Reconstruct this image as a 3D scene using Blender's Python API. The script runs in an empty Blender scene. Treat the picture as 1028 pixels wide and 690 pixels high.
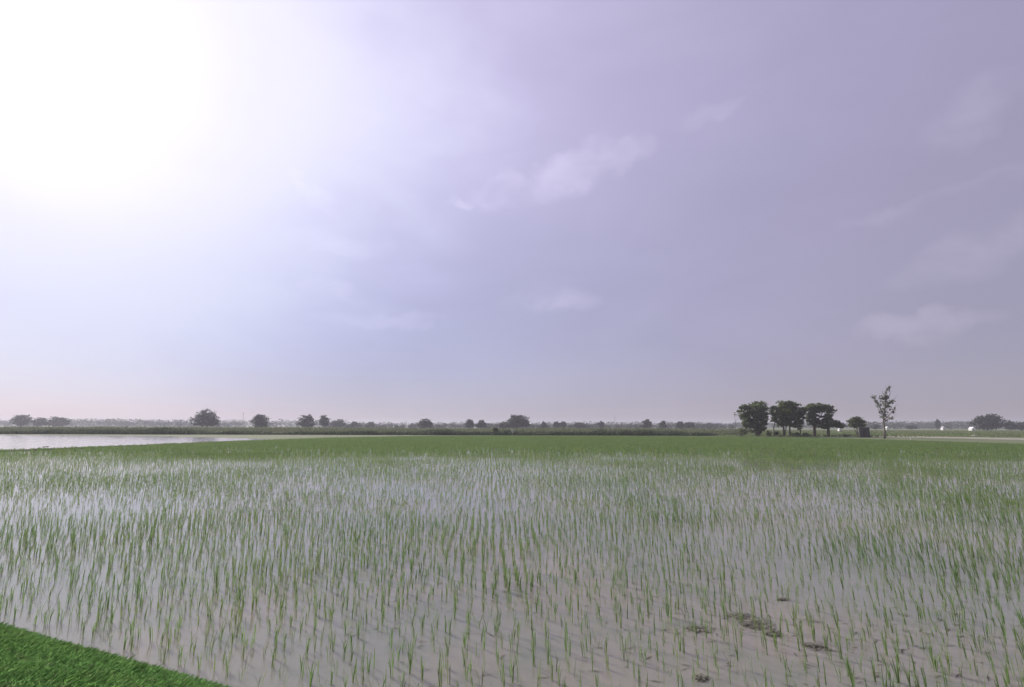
import bpy, math, random
import numpy as np
from mathutils import Vector, Matrix

random.seed(7)
rng = np.random.default_rng(11)
R = math.radians
scene = bpy.context.scene
col = scene.collection

# ------------------------------------------------------------------ camera
CAM_H = 2.5
F, CX, CY = 514.0, 514.0, 345.0
PITCH = math.atan(82.5 / F)
ROLL = R(0.14)
fwd = Vector((0, math.cos(PITCH), math.sin(PITCH)))
rgt = Vector((1, 0, 0))
upv = Vector((0, -math.sin(PITCH), math.cos(PITCH)))
rgt, upv = (rgt * math.cos(ROLL) + upv * math.sin(ROLL), upv * math.cos(ROLL) - rgt * math.sin(ROLL))
CAM = Vector((0, 0, CAM_H))


def ray(px, py):
    return fwd + rgt * ((px - CX) / F) + upv * ((CY - py) / F)


def on_ground(px, py, z=0.0):
    d = ray(px, py)
    t = (z - CAM_H) / d.z
    return CAM + d * t


def at_depth(px, py, y):
    d = ray(px, py)
    return CAM + d * (y / d.y)


def project(p):
    """world points (n,3) -> photo pixels"""
    q = np.asarray(p, float) - np.array(CAM)
    zc = q @ np.array(fwd)
    zc = np.where(zc < 0.1, 0.1, zc)
    return CX + F * (q @ np.array(rgt)) / zc, CY - F * (q @ np.array(upv)) / zc


cam_data = bpy.data.cameras.new("camera")
cam_data.sensor_width = 36
cam_data.lens = 18
cam_data.clip_start = 0.05
cam_data.clip_end = 20000
cam = bpy.data.objects.new("camera", cam_data)
col.objects.link(cam)
bk = -fwd
cam.matrix_world = Matrix(((rgt.x, upv.x, bk.x, CAM.x), (rgt.y, upv.y, bk.y, CAM.y), (rgt.z, upv.z, bk.z, CAM.z), (0, 0, 0, 1)))
scene.camera = cam

# ------------------------------------------------------------------ render settings
scene.view_settings.view_transform = 'Standard'
scene.view_settings.look = 'None'
scene.view_settings.exposure = 0.0
scene.view_settings.gamma = 1.0
scene.view_settings.use_curve_mapping = False
cy = scene.cycles
cy.use_denoising = True
cy.max_bounces = 6
cy.diffuse_bounces = 3
cy.glossy_bounces = 3
cy.transmission_bounces = 3
cy.volume_bounces = 1
cy.transparent_max_bounces = 8

# ------------------------------------------------------------------ sun and sky
SUN_AZ, SUN_EL = R(-46), R(31)          # azimuth measured clockwise from +Y
SUN = Vector((math.sin(SUN_AZ) * math.cos(SUN_EL), math.cos(SUN_AZ) * math.cos(SUN_EL), math.sin(SUN_EL)))
sl = bpy.data.lights.new("sun", 'SUN')
sl.energy = 4.6
sl.angle = R(10)
sl.color = (1.0, 0.95, 0.87)
so = bpy.data.objects.new("sun", sl)
so.rotation_euler = (-SUN).to_track_quat('-Z', 'Y').to_euler()
so.location = (0, 0, 60)
col.objects.link(so)


class NT:
    """small helper for wiring nodes"""
    def __init__(self, tree):
        self.t = tree
        tree.nodes.clear()

    def n(self, kind, **kw):
        nd = self.t.nodes.new(kind)
        for k, v in kw.items():
            setattr(nd, k, v)
        return nd

    def put(self, sock, v):
        if isinstance(v, bpy.types.NodeSocket):
            self.t.links.new(v, sock)
        elif v is not None:
            if isinstance(v, (tuple, list)) and len(v) == 3 and getattr(sock, 'type', '') == 'RGBA':
                v = (*v, 1)
            sock.default_value = v

    def math(self, op, a, b=None, c=None, clamp=False):
        nd = self.n('ShaderNodeMath', operation=op, use_clamp=clamp)
        for i, v in enumerate((a, b, c)):
            if v is not None:
                self.put(nd.inputs[i], v)
        return nd.outputs[0]

    def vmath(self, op, a, b=None, out=0):
        nd = self.n('ShaderNodeVectorMath', operation=op)
        self.put(nd.inputs[0], a)
        if b is not None:
            self.put(nd.inputs[1], b)
        return nd.outputs['Value'] if op == 'DOT_PRODUCT' else nd.outputs[0]

    def mix(self, f, a, b, blend='MIX'):
        nd = self.n('ShaderNodeMix', data_type='RGBA', blend_type=blend)
        self.put(nd.inputs[0], f)
        self.put(nd.inputs[6], a)
        self.put(nd.inputs[7], b)
        return nd.outputs[2]

    def noise(self, vec, scale, detail=4, rough=0.55, out='Fac', dist=0.0):
        nd = self.n('ShaderNodeTexNoise')
        self.put(nd.inputs['Vector'], vec)
        nd.inputs['Scale'].default_value = scale
        nd.inputs['Detail'].default_value = detail
        nd.inputs['Roughness'].default_value = rough
        nd.inputs['Distortion'].default_value = dist
        return nd.outputs[out]

    def smooth(self, v, a, b, lo=0.0, hi=1.0):
        nd = self.n('ShaderNodeMapRange', interpolation_type='SMOOTHSTEP')
        self.put(nd.inputs[0], v)
        for i, x in enumerate((a, b, lo, hi)):
            nd.inputs[1 + i].default_value = x
        return nd.outputs[0]


SKY_STOPS = [(0, (.60, .59, .62)), (10, (.68, .67, .66)), (18, (.79, .77, .725)), (24, (.735, .715, .74)), (32, (.60, .555, .645)), (40, (.52, .472, .55)), (52, (.452, .408, .475)),
             (65, (.385, .345, .415)), (78, (.34, .305, .355)), (90, (.315, .285, .325)), (120, (.29, .265, .31)), (180, (.28, .26, .30))]
NISHITA = 0.05
world = bpy.data.worlds.new("World")
scene.world = world
world.use_nodes = True
w = NT(world.node_tree)
out = w.n('ShaderNodeOutputWorld')
sky = w.n('ShaderNodeTexSky', sky_type='NISHITA', sun_disc=False)
sky.sun_elevation = SUN_EL
sky.sun_rotation = SUN_AZ
sky.air_density = 1.0
sky.dust_density = 1.0
sky.ozone_density = 3.0
bg1 = w.n('ShaderNodeBackground')
w.put(bg1.inputs[0], w.mix(1.0, sky.outputs[0], (0.46, 0.43, 0.57), 'MULTIPLY'))
bg1.inputs[1].default_value = NISHITA
D = w.n('ShaderNodeTexCoord').outputs['Generated']
D = w.vmath('NORMALIZE', D)
sep = w.n('ShaderNodeSeparateXYZ')
w.put(sep.inputs[0], D)
el = w.math('MULTIPLY', w.math('ARCSINE', sep.outputs[2]), 180 / math.pi)
az = w.math('MULTIPLY', w.math('ARCTAN2', sep.outputs[0], sep.outputs[1]), 180 / math.pi)
# bright veil of high haze lit by the sun: its radiance falls off with the angle from the sun
stretch = w.vmath('MULTIPLY', D, (1.0, 1.0, 2.6))
theta = w.math('MULTIPLY', w.math('ARCCOSINE', w.math('MINIMUM', w.vmath('DOT_PRODUCT', D, tuple(SUN)), 1.0)), 180 / math.pi)
wob = w.math('MULTIPLY', w.math('SUBTRACT', w.noise(stretch, 2.6, 5, 0.55, dist=0.3), 0.5), w.smooth(theta, 0, 40, 9, 24))
theta2 = w.math('MAXIMUM', w.math('ADD', theta, wob), 0.0)
ramp = w.n('ShaderNodeValToRGB')
ramp.color_ramp.interpolation = 'B_SPLINE'
stops = SKY_STOPS
while len(ramp.color_ramp.elements) < len(stops):
    ramp.color_ramp.elements.new(0.5)
for e_, (th_, c_) in zip(ramp.color_ramp.elements, stops):
    e_.position = th_ / 180
    e_.color = (*c_, 1)
w.put(ramp.inputs[0], w.math('DIVIDE', theta2, 180.0))
hi = w.smooth(el, 0, 36)
veil = w.mix(1.0, ramp.outputs[0], w.mix(hi, w.mix(w.smooth(theta, 28, 80), (0.57, 0.63, 0.74), (0.89, 0.88, 0.92)), (0.985, 0.985, 1.15)), 'MULTIPLY')
g2 = w.math('MULTIPLY', w.math('EXPONENT', w.math('DIVIDE', theta, -6.0)), 0.7)
gl = w.n('ShaderNodeCombineXYZ')
for i in range(3):
    w.put(gl.inputs[i], g2)
total = w.vmath('ADD', veil, gl.outputs[0])


# wisps of cloud, each a ragged soft patch in the sky (azimuth, elevation)
def sky_angles(px, py):
    d = ray(px, py).normalized()
    return math.degrees(math.atan2(d.x, d.y)), math.degrees(math.asin(d.z))


cl_n = w.noise(w.vmath('MULTIPLY', D, (1.0, 1.0, 1.9)), 8.0, 8, 0.55, dist=0.25)
cl_w = w.noise(D, 14.0, 4, 0.55, out='Color')
sepw = w.n('ShaderNodeSeparateColor')
w.put(sepw.inputs[0], cl_w)
azw = w.math('ADD', az, w.math('MULTIPLY', w.math('SUBTRACT', sepw.outputs[0], 0.5), 7))
elw = w.math('ADD', el, w.math('MULTIPLY', w.math('SUBTRACT', sepw.outputs[1], 0.5), 4.5))
acc = None
for px, py, rx, ry, slope, amp in [
    (612, 160, 4.6, 1.5, 0.24, 0.8), (568, 174, 5.6, 2.2, 0.3, 1.0), (512, 192, 4.4, 1.8, 0.1, 0.95), (462, 202, 2.0, 0.6, 0.0, 0.6), (710, 116, 2.6, 0.8, 0.2, 0.35),
    (555, 299, 5.2, 1.5, 0.0, 0.75), (918, 328, 5.0, 1.2, 0.0, 0.5), (985, 108, 4.5, 2.2, 0.35, 0.4),
    (990, 243, 6.5, 1.8, 0.3, 0.4), (385, 324, 6.0, 0.9, 0.0, 0.4), (330, 290, 3.2, 1.2, -0.1, 0.45), (320, 200, 2.4, 1.0, -0.5, 0.35),
    (345, 243, 4.5, 1.2, 0, 0.35), (965, 190, 9.0, 0.7, 0.15, 0.3)]:
    a0, e0 = sky_angles(px, py)
    da = w.math('DIVIDE', w.math('SUBTRACT', azw, a0), rx)
    tilt = w.math('MULTIPLY', w.math('SUBTRACT', az, a0), slope)
    de = w.math('DIVIDE', w.math('SUBTRACT', w.math('SUBTRACT', elw, e0), tilt), ry)
    m = w.math('ADD', w.math('MULTIPLY', da, da), w.math('MULTIPLY', de, de))
    m = w.math('MULTIPLY', w.smooth(m, 0.0, 1.6, 1.0, 0.0), amp)
    acc = m if acc is None else w.math('MAXIMUM', acc, m)
cl = w.math('MULTIPLY', acc, w.smooth(cl_n, 0.24, 0.66))
clc = w.n('ShaderNodeCombineXYZ')
for i, c in enumerate((0.14, 0.12, 0.132)):
    w.put(clc.inputs[i], w.math('MULTIPLY', cl, c))
total = w.vmath('ADD', total, clc.outputs[0])
bg2 = w.n('ShaderNodeBackground')
w.put(bg2.inputs[0], total)
bg2.inputs[1].default_value = 1.0
add = w.n('ShaderNodeAddShader')
w.put(add.inputs[0], bg1.outputs[0])
w.put(add.inputs[1], bg2.outputs[0])
w.put(out.inputs[0], add.outputs[0])

# ------------------------------------------------------------------ materials
def new_mat(name):
    m = bpy.data.materials.new(name)
    m.use_nodes = True
    return m, NT(m.node_tree)


def leaf_mat(name, c1, c2, scale=0.6, trans=0.35, rough=0.6, c3=None):
    m, t = new_mat(name)
    o = t.n('ShaderNodeOutputMaterial')
    pos = t.n('ShaderNodeNewGeometry').outputs['Position']
    f = t.smooth(t.noise(pos, scale, 3, 0.6), 0.35, 0.65)
    c = t.mix(f, c1, c2)
    if c3:
        c = t.mix(t.smooth(t.noise(pos, scale * 7, 2, 0.5), 0.5, 0.75), c, c3)
    p = t.n('ShaderNodeBsdfPrincipled')
    t.put(p.inputs['Base Color'], c)
    p.inputs['Roughness'].default_value = rough
    p.inputs['Specular IOR Level'].default_value = 0.25
    tr = t.n('ShaderNodeBsdfTranslucent')
    t.put(tr.inputs[0], c)
    mx = t.n('ShaderNodeMixShader')
    mx.inputs[0].default_value = trans
    t.put(mx.inputs[1], p.outputs[0])
    t.put(mx.inputs[2], tr.outputs[0])
    t.put(o.inputs[0], mx.outputs[0])
    return m


def solid_mat(name, c1, c2, scale=1.0, rough=0.9, bump=0.0, spec=0.3):
    m, t = new_mat(name)
    o = t.n('ShaderNodeOutputMaterial')
    pos = t.n('ShaderNodeNewGeometry').outputs['Position']
    n1 = t.noise(pos, scale, 6, 0.6)
    p = t.n('ShaderNodeBsdfPrincipled')
    t.put(p.inputs['Base Color'], t.mix(t.smooth(n1, 0.3, 0.7), c1, c2))
    p.inputs['Roughness'].default_value = rough
    p.inputs['Specular IOR Level'].default_value = spec
    if bump:
        b = t.n('ShaderNodeBump')
        b.inputs['Strength'].default_value = bump
        b.inputs['Distance'].default_value = 0.05
        t.put(b.inputs['Height'], t.noise(pos, scale * 6, 5, 0.6))
        t.put(p.inputs['Normal'], b.outputs[0])
    t.put(o.inputs[0], p.outputs[0])
    return m


def water_mat(name, mud1, mud2, mud3, rough, ripple):
    m, t = new_mat(name)
    o = t.n('ShaderNodeOutputMaterial')
    pos = t.n('ShaderNodeNewGeometry').outputs['Position']
    big = t.smooth(t.noise(pos, 0.16, 4, 0.55), 0.36, 0.64)
    fine = t.smooth(t.noise(pos, 1.3, 5, 0.65, dist=0.4), 0.42, 0.72)
    c = t.mix(fine, t.mix(big, mud1, mud2), mud3)
    p = t.n('ShaderNodeBsdfPrincipled')
    t.put(p.inputs['Base Color'], c)
    t.put(p.inputs['Roughness'], t.smooth(t.noise(pos, 0.5, 3, 0.5), 0.3, 0.7, rough * 0.6, rough * 1.4))
    p.inputs['IOR'].default_value = 1.333
    p.inputs['Subsurface Weight'].default_value = 0.85
    p.inputs['Subsurface Radius'].default_value = (1.0, 0.9, 0.75)
    p.inputs['Subsurface Scale'].default_value = 0.22
    b = t.n('ShaderNodeBump')
    b.inputs['Strength'].default_value = ripple
    b.inputs['Distance'].default_value = 0.02
    rip = t.noise(t.vmath('MULTIPLY', pos, (1.0, 0.7, 1.0)), 7.0, 3, 0.5)
    t.put(b.inputs['Height'], rip)
    t.put(p.inputs['Normal'], b.outputs[0])
    t.put(o.inputs[0], p.outputs[0])
    return m


M = {
    'rice': leaf_mat('rice_leaf', (0.165, 0.265, 0.092), (0.205, 0.295, 0.10), 0.35, 0.5, 0.5, (0.235, 0.275, 0.125)),
    'crop': leaf_mat('field_crop', (0.16, 0.21, 0.085), (0.20, 0.235, 0.10), 0.05, 0.35, 0.6),
    'grass': leaf_mat('verge_grass', (0.21, 0.42, 0.13), (0.26, 0.46, 0.14), 1.1, 0.6, 0.6, (0.28, 0.37, 0.16)),
    'weed': leaf_mat('weeds', (0.055, 0.08, 0.04), (0.12, 0.145, 0.075), 0.12, 0.3, 0.7, (0.055, 0.075, 0.038)),
    'weed_dry': leaf_mat('dry_grass', (0.17, 0.19, 0.10), (0.13, 0.16, 0.075), 0.06, 0.3, 0.7),
    'tree': leaf_mat('tree_leaf', (0.115, 0.155, 0.075), (0.165, 0.205, 0.09), 0.45, 0.5, 0.55, (0.08, 0.11, 0.06)),
    'tree_sunlit': leaf_mat('tree_leaf_sunlit', (0.24, 0.265, 0.075), (0.30, 0.31, 0.09), 0.45, 0.45, 0.55, (0.18, 0.205, 0.07)),  # sunlight on the second shade tree, put into the leaf colour
    'tree_olive': leaf_mat('tree_leaf_olive', (0.115, 0.135, 0.06), (0.15, 0.165, 0.075), 0.6, 0.4, 0.6),
    'tree_sparse': leaf_mat('tree_leaf_sparse', (0.15, 0.175, 0.105), (0.20, 0.22, 0.13), 0.7, 0.5, 0.6),
    'tree_far': leaf_mat('tree_leaf_far', (0.03, 0.043, 0.03), (0.045, 0.06, 0.036), 0.05, 0.25, 0.7),
    'bark': solid_mat('bark', (0.075, 0.06, 0.048), (0.12, 0.10, 0.08), 3.0, 0.95, 0.6),
    'bark_mid': solid_mat('bark_grey', (0.17, 0.15, 0.125), (0.24, 0.21, 0.18), 3.0, 0.95, 0.5),
    'bark_pale': solid_mat('bark_pale', (0.22, 0.19, 0.165), (0.30, 0.26, 0.225), 3.0, 0.95, 0.5),
    'mat_weed': leaf_mat('floating_weed_leaf', (0.25, 0.245, 0.20), (0.30, 0.285, 0.23), 5.0, 0.4, 0.7),
    'shadow_shred': leaf_mat('leaf_shadow_shred', (0.075, 0.085, 0.05), (0.11, 0.10, 0.065), 2.0, 0.2, 0.6),  # dark tone standing for leaf shadows on the water
    'white': solid_mat('whitewash', (0.74, 0.73, 0.70), (0.82, 0.81, 0.79), 0.6, 0.8),
    'brick': solid_mat('dark_plaster', (0.05, 0.05, 0.05), (0.08, 0.078, 0.075), 1.4, 0.9, 0.4),
    'slab': solid_mat('concrete_slab', (0.15, 0.15, 0.15), (0.21, 0.205, 0.20), 2.0, 0.9, 0.3),
    'dark': solid_mat('dark_timber', (0.035, 0.032, 0.03), (0.055, 0.05, 0.045), 3.0, 0.8),
    'post': solid_mat('pale_post', (0.48, 0.45, 0.39), (0.58, 0.55, 0.47), 4.0, 0.85),
    'pole': solid_mat('weathered_pole', (0.24, 0.23, 0.22), (0.30, 0.29, 0.28), 4.0, 0.8),
    'stone': solid_mat('pale_stone', (0.42, 0.40, 0.35), (0.54, 0.51, 0.45), 3.0, 0.9, 0.5),
    'path': solid_mat('dirt_path', (0.27, 0.255, 0.205), (0.33, 0.31, 0.25), 0.4, 0.95, 0.3),
    'soil': solid_mat('grassy_soil', (0.11, 0.19, 0.05), (0.08, 0.15, 0.045), 2.0, 0.95, 0.5),
    'road': solid_mat('road_asphalt', (0.05, 0.05, 0.05), (0.065, 0.063, 0.06), 6.0, 0.9, 0.3),
    'ground': solid_mat('far_ground', (0.115, 0.145, 0.065), (0.165, 0.18, 0.095), 0.02, 0.95),
    'bund': solid_mat('muddy_bund', (0.11, 0.14, 0.06), (0.17, 0.16, 0.10), 0.3, 0.95, 0.4),
    'water': water_mat('paddy_water', (0.212, 0.215, 0.178), (0.258, 0.228, 0.188), (0.18, 0.192, 0.15), 0.05, 0.05),
    'pond': water_mat('pond_water', (0.25, 0.24, 0.22), (0.27, 0.255, 0.235), (0.22, 0.215, 0.195), 0.10, 0.08),
}


# ------------------------------------------------------------------ helpers
def tag(o, label=None, cat=None, group=None, kind=None):
    if label: o['label'] = label
    if cat: o['category'] = cat
    if group: o['group'] = group
    if kind: o['kind'] = kind
    return o


def mesh_np(name, verts, faces_flat, sizes, mat, smooth=False):
    """fast mesh from arrays: faces_flat = vertex indices, sizes = corners per face (array)"""
    me = bpy.data.meshes.new(name)
    verts = np.ascontiguousarray(verts, np.float32)
    faces_flat = np.ascontiguousarray(faces_flat, np.int32).ravel()
    sizes = np.ascontiguousarray(sizes, np.int32)
    me.vertices.add(len(verts))
    me.vertices.foreach_set('co', verts.ravel())
    me.loops.add(len(faces_flat))
    me.loops.foreach_set('vertex_index', faces_flat)
    me.polygons.add(len(sizes))
    starts = np.concatenate([[0], np.cumsum(sizes)[:-1]]).astype(np.int32)
    me.polygons.foreach_set('loop_start', starts)
    me.update(calc_edges=True)
    me.validate()
    me.materials.append(mat)
    if smooth:
        me.polygons.foreach_set('use_smooth', np.ones(len(sizes), bool))
    return me


def link(name, me, parent=None, loc=None):
    o = bpy.data.objects.new(name, me)
    col.objects.link(o)
    if parent: o.parent = parent
    if loc is not None: o.location = loc
    return o


def empty(name, loc):
    o = bpy.data.objects.new(name, None)
    o.empty_display_size = 0.3
    col.objects.link(o)
    o.location = loc
    return o


class MB:
    """collects polygons into one mesh"""
    def __init__(self):
        self.v, self.f = [], []

    def box(self, c, s, rz=0.0, taper=1.0):
        b = len(self.v)
        cz, sz = math.cos(rz), math.sin(rz)
        for z in (-1, 1):
            k = taper if z > 0 else 1
            for x, y in ((-1, -1), (1, -1), (1, 1), (-1, 1)):
                X, Y = x * s[0] / 2 * k, y * s[1] / 2 * k
                self.v.append((c[0] + X * cz - Y * sz, c[1] + X * sz + Y * cz, c[2] + z * s[2] / 2))
        for q in ((3, 2, 1, 0), (4, 5, 6, 7), (0, 1, 5, 4), (1, 2, 6, 5), (2, 3, 7, 6), (3, 0, 4, 7)):
            self.f.append([b + i for i in q])

    def tube(self, pts, radii, seg=7):
        pts = [Vector(p) for p in pts]
        b = len(self.v)
        for i, p in enumerate(pts):
            d = (pts[min(i + 1, len(pts) - 1)] - pts[max(i - 1, 0)])
            if d.length < 1e-6: d = Vector((0, 0, 1))
            d.normalize()
            a = d.cross(Vector((0.31, 0.95, 0.05))).normalized()
            c = d.cross(a)
            for k in range(seg):
                th = 2 * math.pi * k / seg
                self.v.append(tuple(p + (a * math.cos(th) + c * math.sin(th)) * radii[i]))
        for i in range(len(pts) - 1):
            for k in range(seg):
                k2 = (k + 1) % seg
                self.f.append([b + i * seg + k, b + i * seg + k2, b + (i + 1) * seg + k2, b + (i + 1) * seg + k])
        self.f.append([b + k for k in range(seg)][::-1])
        self.f.append([b + (len(pts) - 1) * seg + k for k in range(seg)])

    def lathe(self, prof, seg=16, c=(0, 0, 0)):
        b = len(self.v)
        for r, z in prof:
            for k in range(seg):
                th = 2 * math.pi * k / seg
                self.v.append((c[0] + r * math.cos(th), c[1] + r * math.sin(th), c[2] + z))
        for i in range(len(prof) - 1):
            for k in range(seg):
                k2 = (k + 1) % seg
                self.f.append([b + i * seg + k, b + i * seg + k2, b + (i + 1) * seg + k2, b + (i + 1) * seg + k])
        self.f.append([b + k for k in range(seg)][::-1])
        self.f.append([b + (len(prof) - 1) * seg + k for k in range(seg)])

    def build(self, name, mat, parent=None, loc=None, smooth=False):
        me = bpy.data.meshes.new(name)
        me.from_pydata(self.v, [], self.f)
        me.materials.append(mat)
        if smooth:
            for p in me.polygons: p.use_smooth = True
        me.update()
        return link(name, me, parent, loc)


def fbm2(x, y, scale, seed):
    """cheap smooth value noise, vectorised, in 0..1"""
    tot, amp, norm = 0, 1.0, 0.0
    x = np.asarray(x, float); y = np.asarray(y, float)
    for o in range(3):
        u, v = x * scale * 2 ** o + seed * 17.3, y * scale * 2 ** o - seed * 9.7
        i, j = np.floor(u), np.floor(v)
        fu, fv = u - i, v - j
        fu, fv = fu * fu * (3 - 2 * fu), fv * fv * (3 - 2 * fv)
        h = lambda a, b: np.modf(np.abs(np.sin(a * 127.1 + b * 311.7 + seed * 74.7) * 43758.5453))[0]
        n = (h(i, j) * (1 - fu) + h(i + 1, j) * fu) * (1 - fv) + (h(i, j + 1) * (1 - fu) + h(i + 1, j + 1) * fu) * fv
        tot = tot + amp * n; norm += amp; amp *= 0.5
    return tot / norm


def leaf_quads(c, size, up_bias=0.5, aspect=1.7):
    """random leaf-clump quads (4 verts each) at points c (n,3)"""
    n = len(c)
    d = rng.normal(size=(n, 3)); d /= np.linalg.norm(d, axis=1)[:, None]
    nrm = rng.normal(size=(n, 3)); nrm[:, 2] = np.abs(nrm[:, 2]) + up_bias
    nrm /= np.linalg.norm(nrm, axis=1)[:, None]
    a = np.cross(nrm, d); a /= np.linalg.norm(a, axis=1)[:, None] + 1e-9
    b = np.cross(nrm, a)
    s = (np.asarray(size) * rng.uniform(0.6, 1.35, n))[:, None]
    v = np.stack([c - a * s * aspect / 2, c + b * s / 2 * rng.uniform(.7, 1.2, (n, 1)), c + a * s * aspect / 2, c - b * s / 2 * rng.uniform(.7, 1.2, (n, 1))], 1)
    return v.reshape(-1, 3)


def quads_mesh(name, v, mat):
    n = len(v) // 4
    return mesh_np(name, v, np.arange(n * 4), np.full(n, 4), mat)


def lobe_points(c, r, n, clumps):
    """leaf points gathered in clumps near the surface of an ellipsoid, uneven with gaps"""
    c, r = np.array(c), np.array(r)
    k = rng.normal(size=(clumps, 3)); k /= np.linalg.norm(k, axis=1)[:, None]
    rad = rng.uniform(0.35, 1.0, (clumps, 1)) ** 0.5 * rng.uniform(0.82, 1.06, (clumps, 1))
    k = k * rad
    idx = rng.integers(0, clumps, n)
    off = rng.normal(size=(n, 3)) * (0.62 / clumps ** 0.36)
    off[:, 2] *= 0.75
    return c + (k[idx] + off) * r


# ------------------------------------------------------------------ ground, bank, water
def sheet(name, pts, z, mat, kind='structure'):
    me = bpy.data.meshes.new(name)
    me.from_pydata([(p[0], p[1], z) for p in pts], [], [list(range(len(pts)))])
    me.materials.append(mat)
    return tag(link(name, me), kind=kind)


G = 4000
sheet('ground', [(-G, -G), (G, -G), (G, G), (-G, G)], -0.08, M['ground'])

# waterline of the near grass bank, traced on the water and continued both ways
bank_edge = [on_ground(px, py) for px, py in [(-130, 598), (-60, 612), (0, 628.5), (45, 641), (90, 653), (140, 667), (190, 681), (250, 697)]]
bank_edge = [(p.x, p.y) for p in bank_edge]
d0 = np.array(bank_edge[1]) - np.array(bank_edge[0]); d0 /= np.linalg.norm(d0)
d1 = np.array(bank_edge[-1]) - np.array(bank_edge[-2]); d1 /= np.linalg.norm(d1)
dm = np.array(bank_edge[-1]) - np.array(bank_edge[0]); dm /= np.linalg.norm(dm)
bank_edge = [tuple(np.array(bank_edge[0]) - dm * s) for s in (60, 25, 10, 4)] + bank_edge + [tuple(np.array(bank_edge[-1]) + dm * s) for s in (2, 5, 10, 25, 60)]
print('bank', [(round(a, 2), round(b, 2)) for a, b in bank_edge])
BE = np.array(bank_edge)
bn = np.array([dm[1], -dm[0]])           # towards the camera side
if bn @ np.array([0, -1]) < 0: bn = -bn


def edge_dist(x, y):
    """signed distance behind the waterline (positive = on the bank)"""
    t = np.stack([x, y], -1) @ dm
    te = BE @ dm
    off = BE @ bn
    return np.stack([x, y], -1) @ bn - np.interp(t, te, off)


def bank_height(d):
    s = np.clip((d + 0.15) / 2.4, 0, 1)
    return -0.06 + 0.66 * (1 - (1 - s) ** 1.8)


nu, prof_d = 160, np.array([-0.4, -0.15, 0.0, 0.12, 0.3, 0.55, 0.9, 1.3, 1.8, 2.3, 3.0])
ts = np.interp(np.linspace(0, 1, nu), np.linspace(0, 1, len(BE)), BE @ dm)
offs = np.interp(ts, BE @ dm, BE @ bn)
bv = []
for t, o in zip(ts, offs):
    for d in prof_d:
        p = dm * t + bn * (o + d)
        z = float(bank_height(d)) + 0.05 * (random.random() - 0.5) * (d > 0.1)
        bv.append((p[0], p[1], z if d > -0.15 else -0.079))
bf = []
k = len(prof_d)
for i in range(nu - 1):
    for j in range(k - 1):
        bf.append((i * k + j, i * k + j + 1, (i + 1) * k + j + 1, (i + 1) * k + j))
me = bpy.data.meshes.new('grass_bank'); me.from_pydata(bv, [], bf); me.materials.append(M['soil'])
for p in me.polygons: p.use_smooth = True
tag(link('bank', me), kind='structure')
rd = [tuple(dm * t + bn * (np.interp(t, BE @ dm, BE @ bn) + 2.8)) for t in ts[::4]] + [tuple(dm * t + bn * (np.interp(t, BE @ dm, BE @ bn) + 10)) for t in ts[::4][::-1]]
sheet('road', rd, 0.56, M['road'])

# grass on the bank
nb = 170000
tt = rng.uniform(-4.5, 6.0, nb) + float(np.array(bank_edge[8]) @ dm)
dd = rng.uniform(-0.06, 2.6, nb)
off = np.interp(tt, BE @ dm, BE @ bn)
dd += (fbm2(tt, dd * 0, 2.2, 5) - 0.5) * 0.16 * (dd < 0.3)
P = dm[None] * tt[:, None] + bn[None] * (off + dd)[:, None]
base = np.column_stack([P, bank_height(dd) - 0.02])
h = rng.uniform(0.02, 0.075, nb) * (0.75 + 0.6 * fbm2(P[:, 0], P[:, 1], 1.8, 3)) * np.where(rng.random(nb) < .004, 1.5, 1.0) * np.clip(0.45 + dd * 1.6, .45, 1)
an = rng.uniform(0, 2 * math.pi, nb)
lean = rng.uniform(0.3, 1.5, nb) * h
wv = np.column_stack([np.cos(an + 1.57), np.sin(an + 1.57), np.zeros(nb)]) * (rng.uniform(0.002, 0.0042, nb))[:, None]
mid = base + np.column_stack([np.cos(an) * lean * 0.35, np.sin(an) * lean * 0.35, h * 0.65])
tip = base + np.column_stack([np.cos(an) * lean, np.sin(an) * lean, h])
v = np.stack([base - wv, base + wv, mid + wv * 0.8, tip, mid - wv * 0.8], 1).reshape(-1, 3)
tag(link('verge_grass', mesh_np('verge_grass', v, np.arange(nb * 5), np.full(nb, 5), M['grass'])),
    'short bright green grass covering the roadside bank', 'grass', kind='stuff')

# flooded paddy and the pale flooded plot at the left
shore = [on_ground(px, py) for px, py in [(-250, 464), (-100, 457.5), (0, 453.3), (80, 450.2), (160, 447), (240, 443.6), (330, 440.4), (420, 438.6)]]
shore = [(p.x, p.y) for p in shore]
far_edge = [on_ground(px, py) for px, py in [(500, 438.2), (600, 438.4), (735, 439.2), (830, 440.6), (900, 442.8), (960, 444.8), (1028, 447.0), (1200, 453)]]
far_edge = [(p.x, p.y) for p in far_edge]
print('shore', shore, far_edge)
near_pts = [(p[0] + bn[0] * 0.6, p[1] + bn[1] * 0.6) for p in bank_edge]
paddy = near_pts + [(200, -20)] + far_edge[::-1] + shore[::-1] + [(-170, 50)]
# clean outline: near bank (left to right), right end, far edge (right to left), pond shore (right to left)
sheet('paddy_water', [near_pts[0]] + near_pts[1:] + [(130, near_pts[-1][1])] + far_edge[::-1] + shore[::-1], 0.0, M['water'])
pond_far = [on_ground(px, py) for px, py in [(272, 441.2), (230, 439.8), (170, 438.4), (100, 437.5), (0, 436.7), (-150, 436.2), (-400, 435.5)]]
pond_far = [(p.x, p.y) for p in pond_far]
sheet('pond_water', shore[:-2] + [tuple(on_ground(285, 442.0))[:2]] + pond_far + [(pond_far[-1][0], shore[0][1])], 0.004, M['pond'])

SH = np.array(sorted(shore)); FE = np.array(sorted(far_edge))


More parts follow.
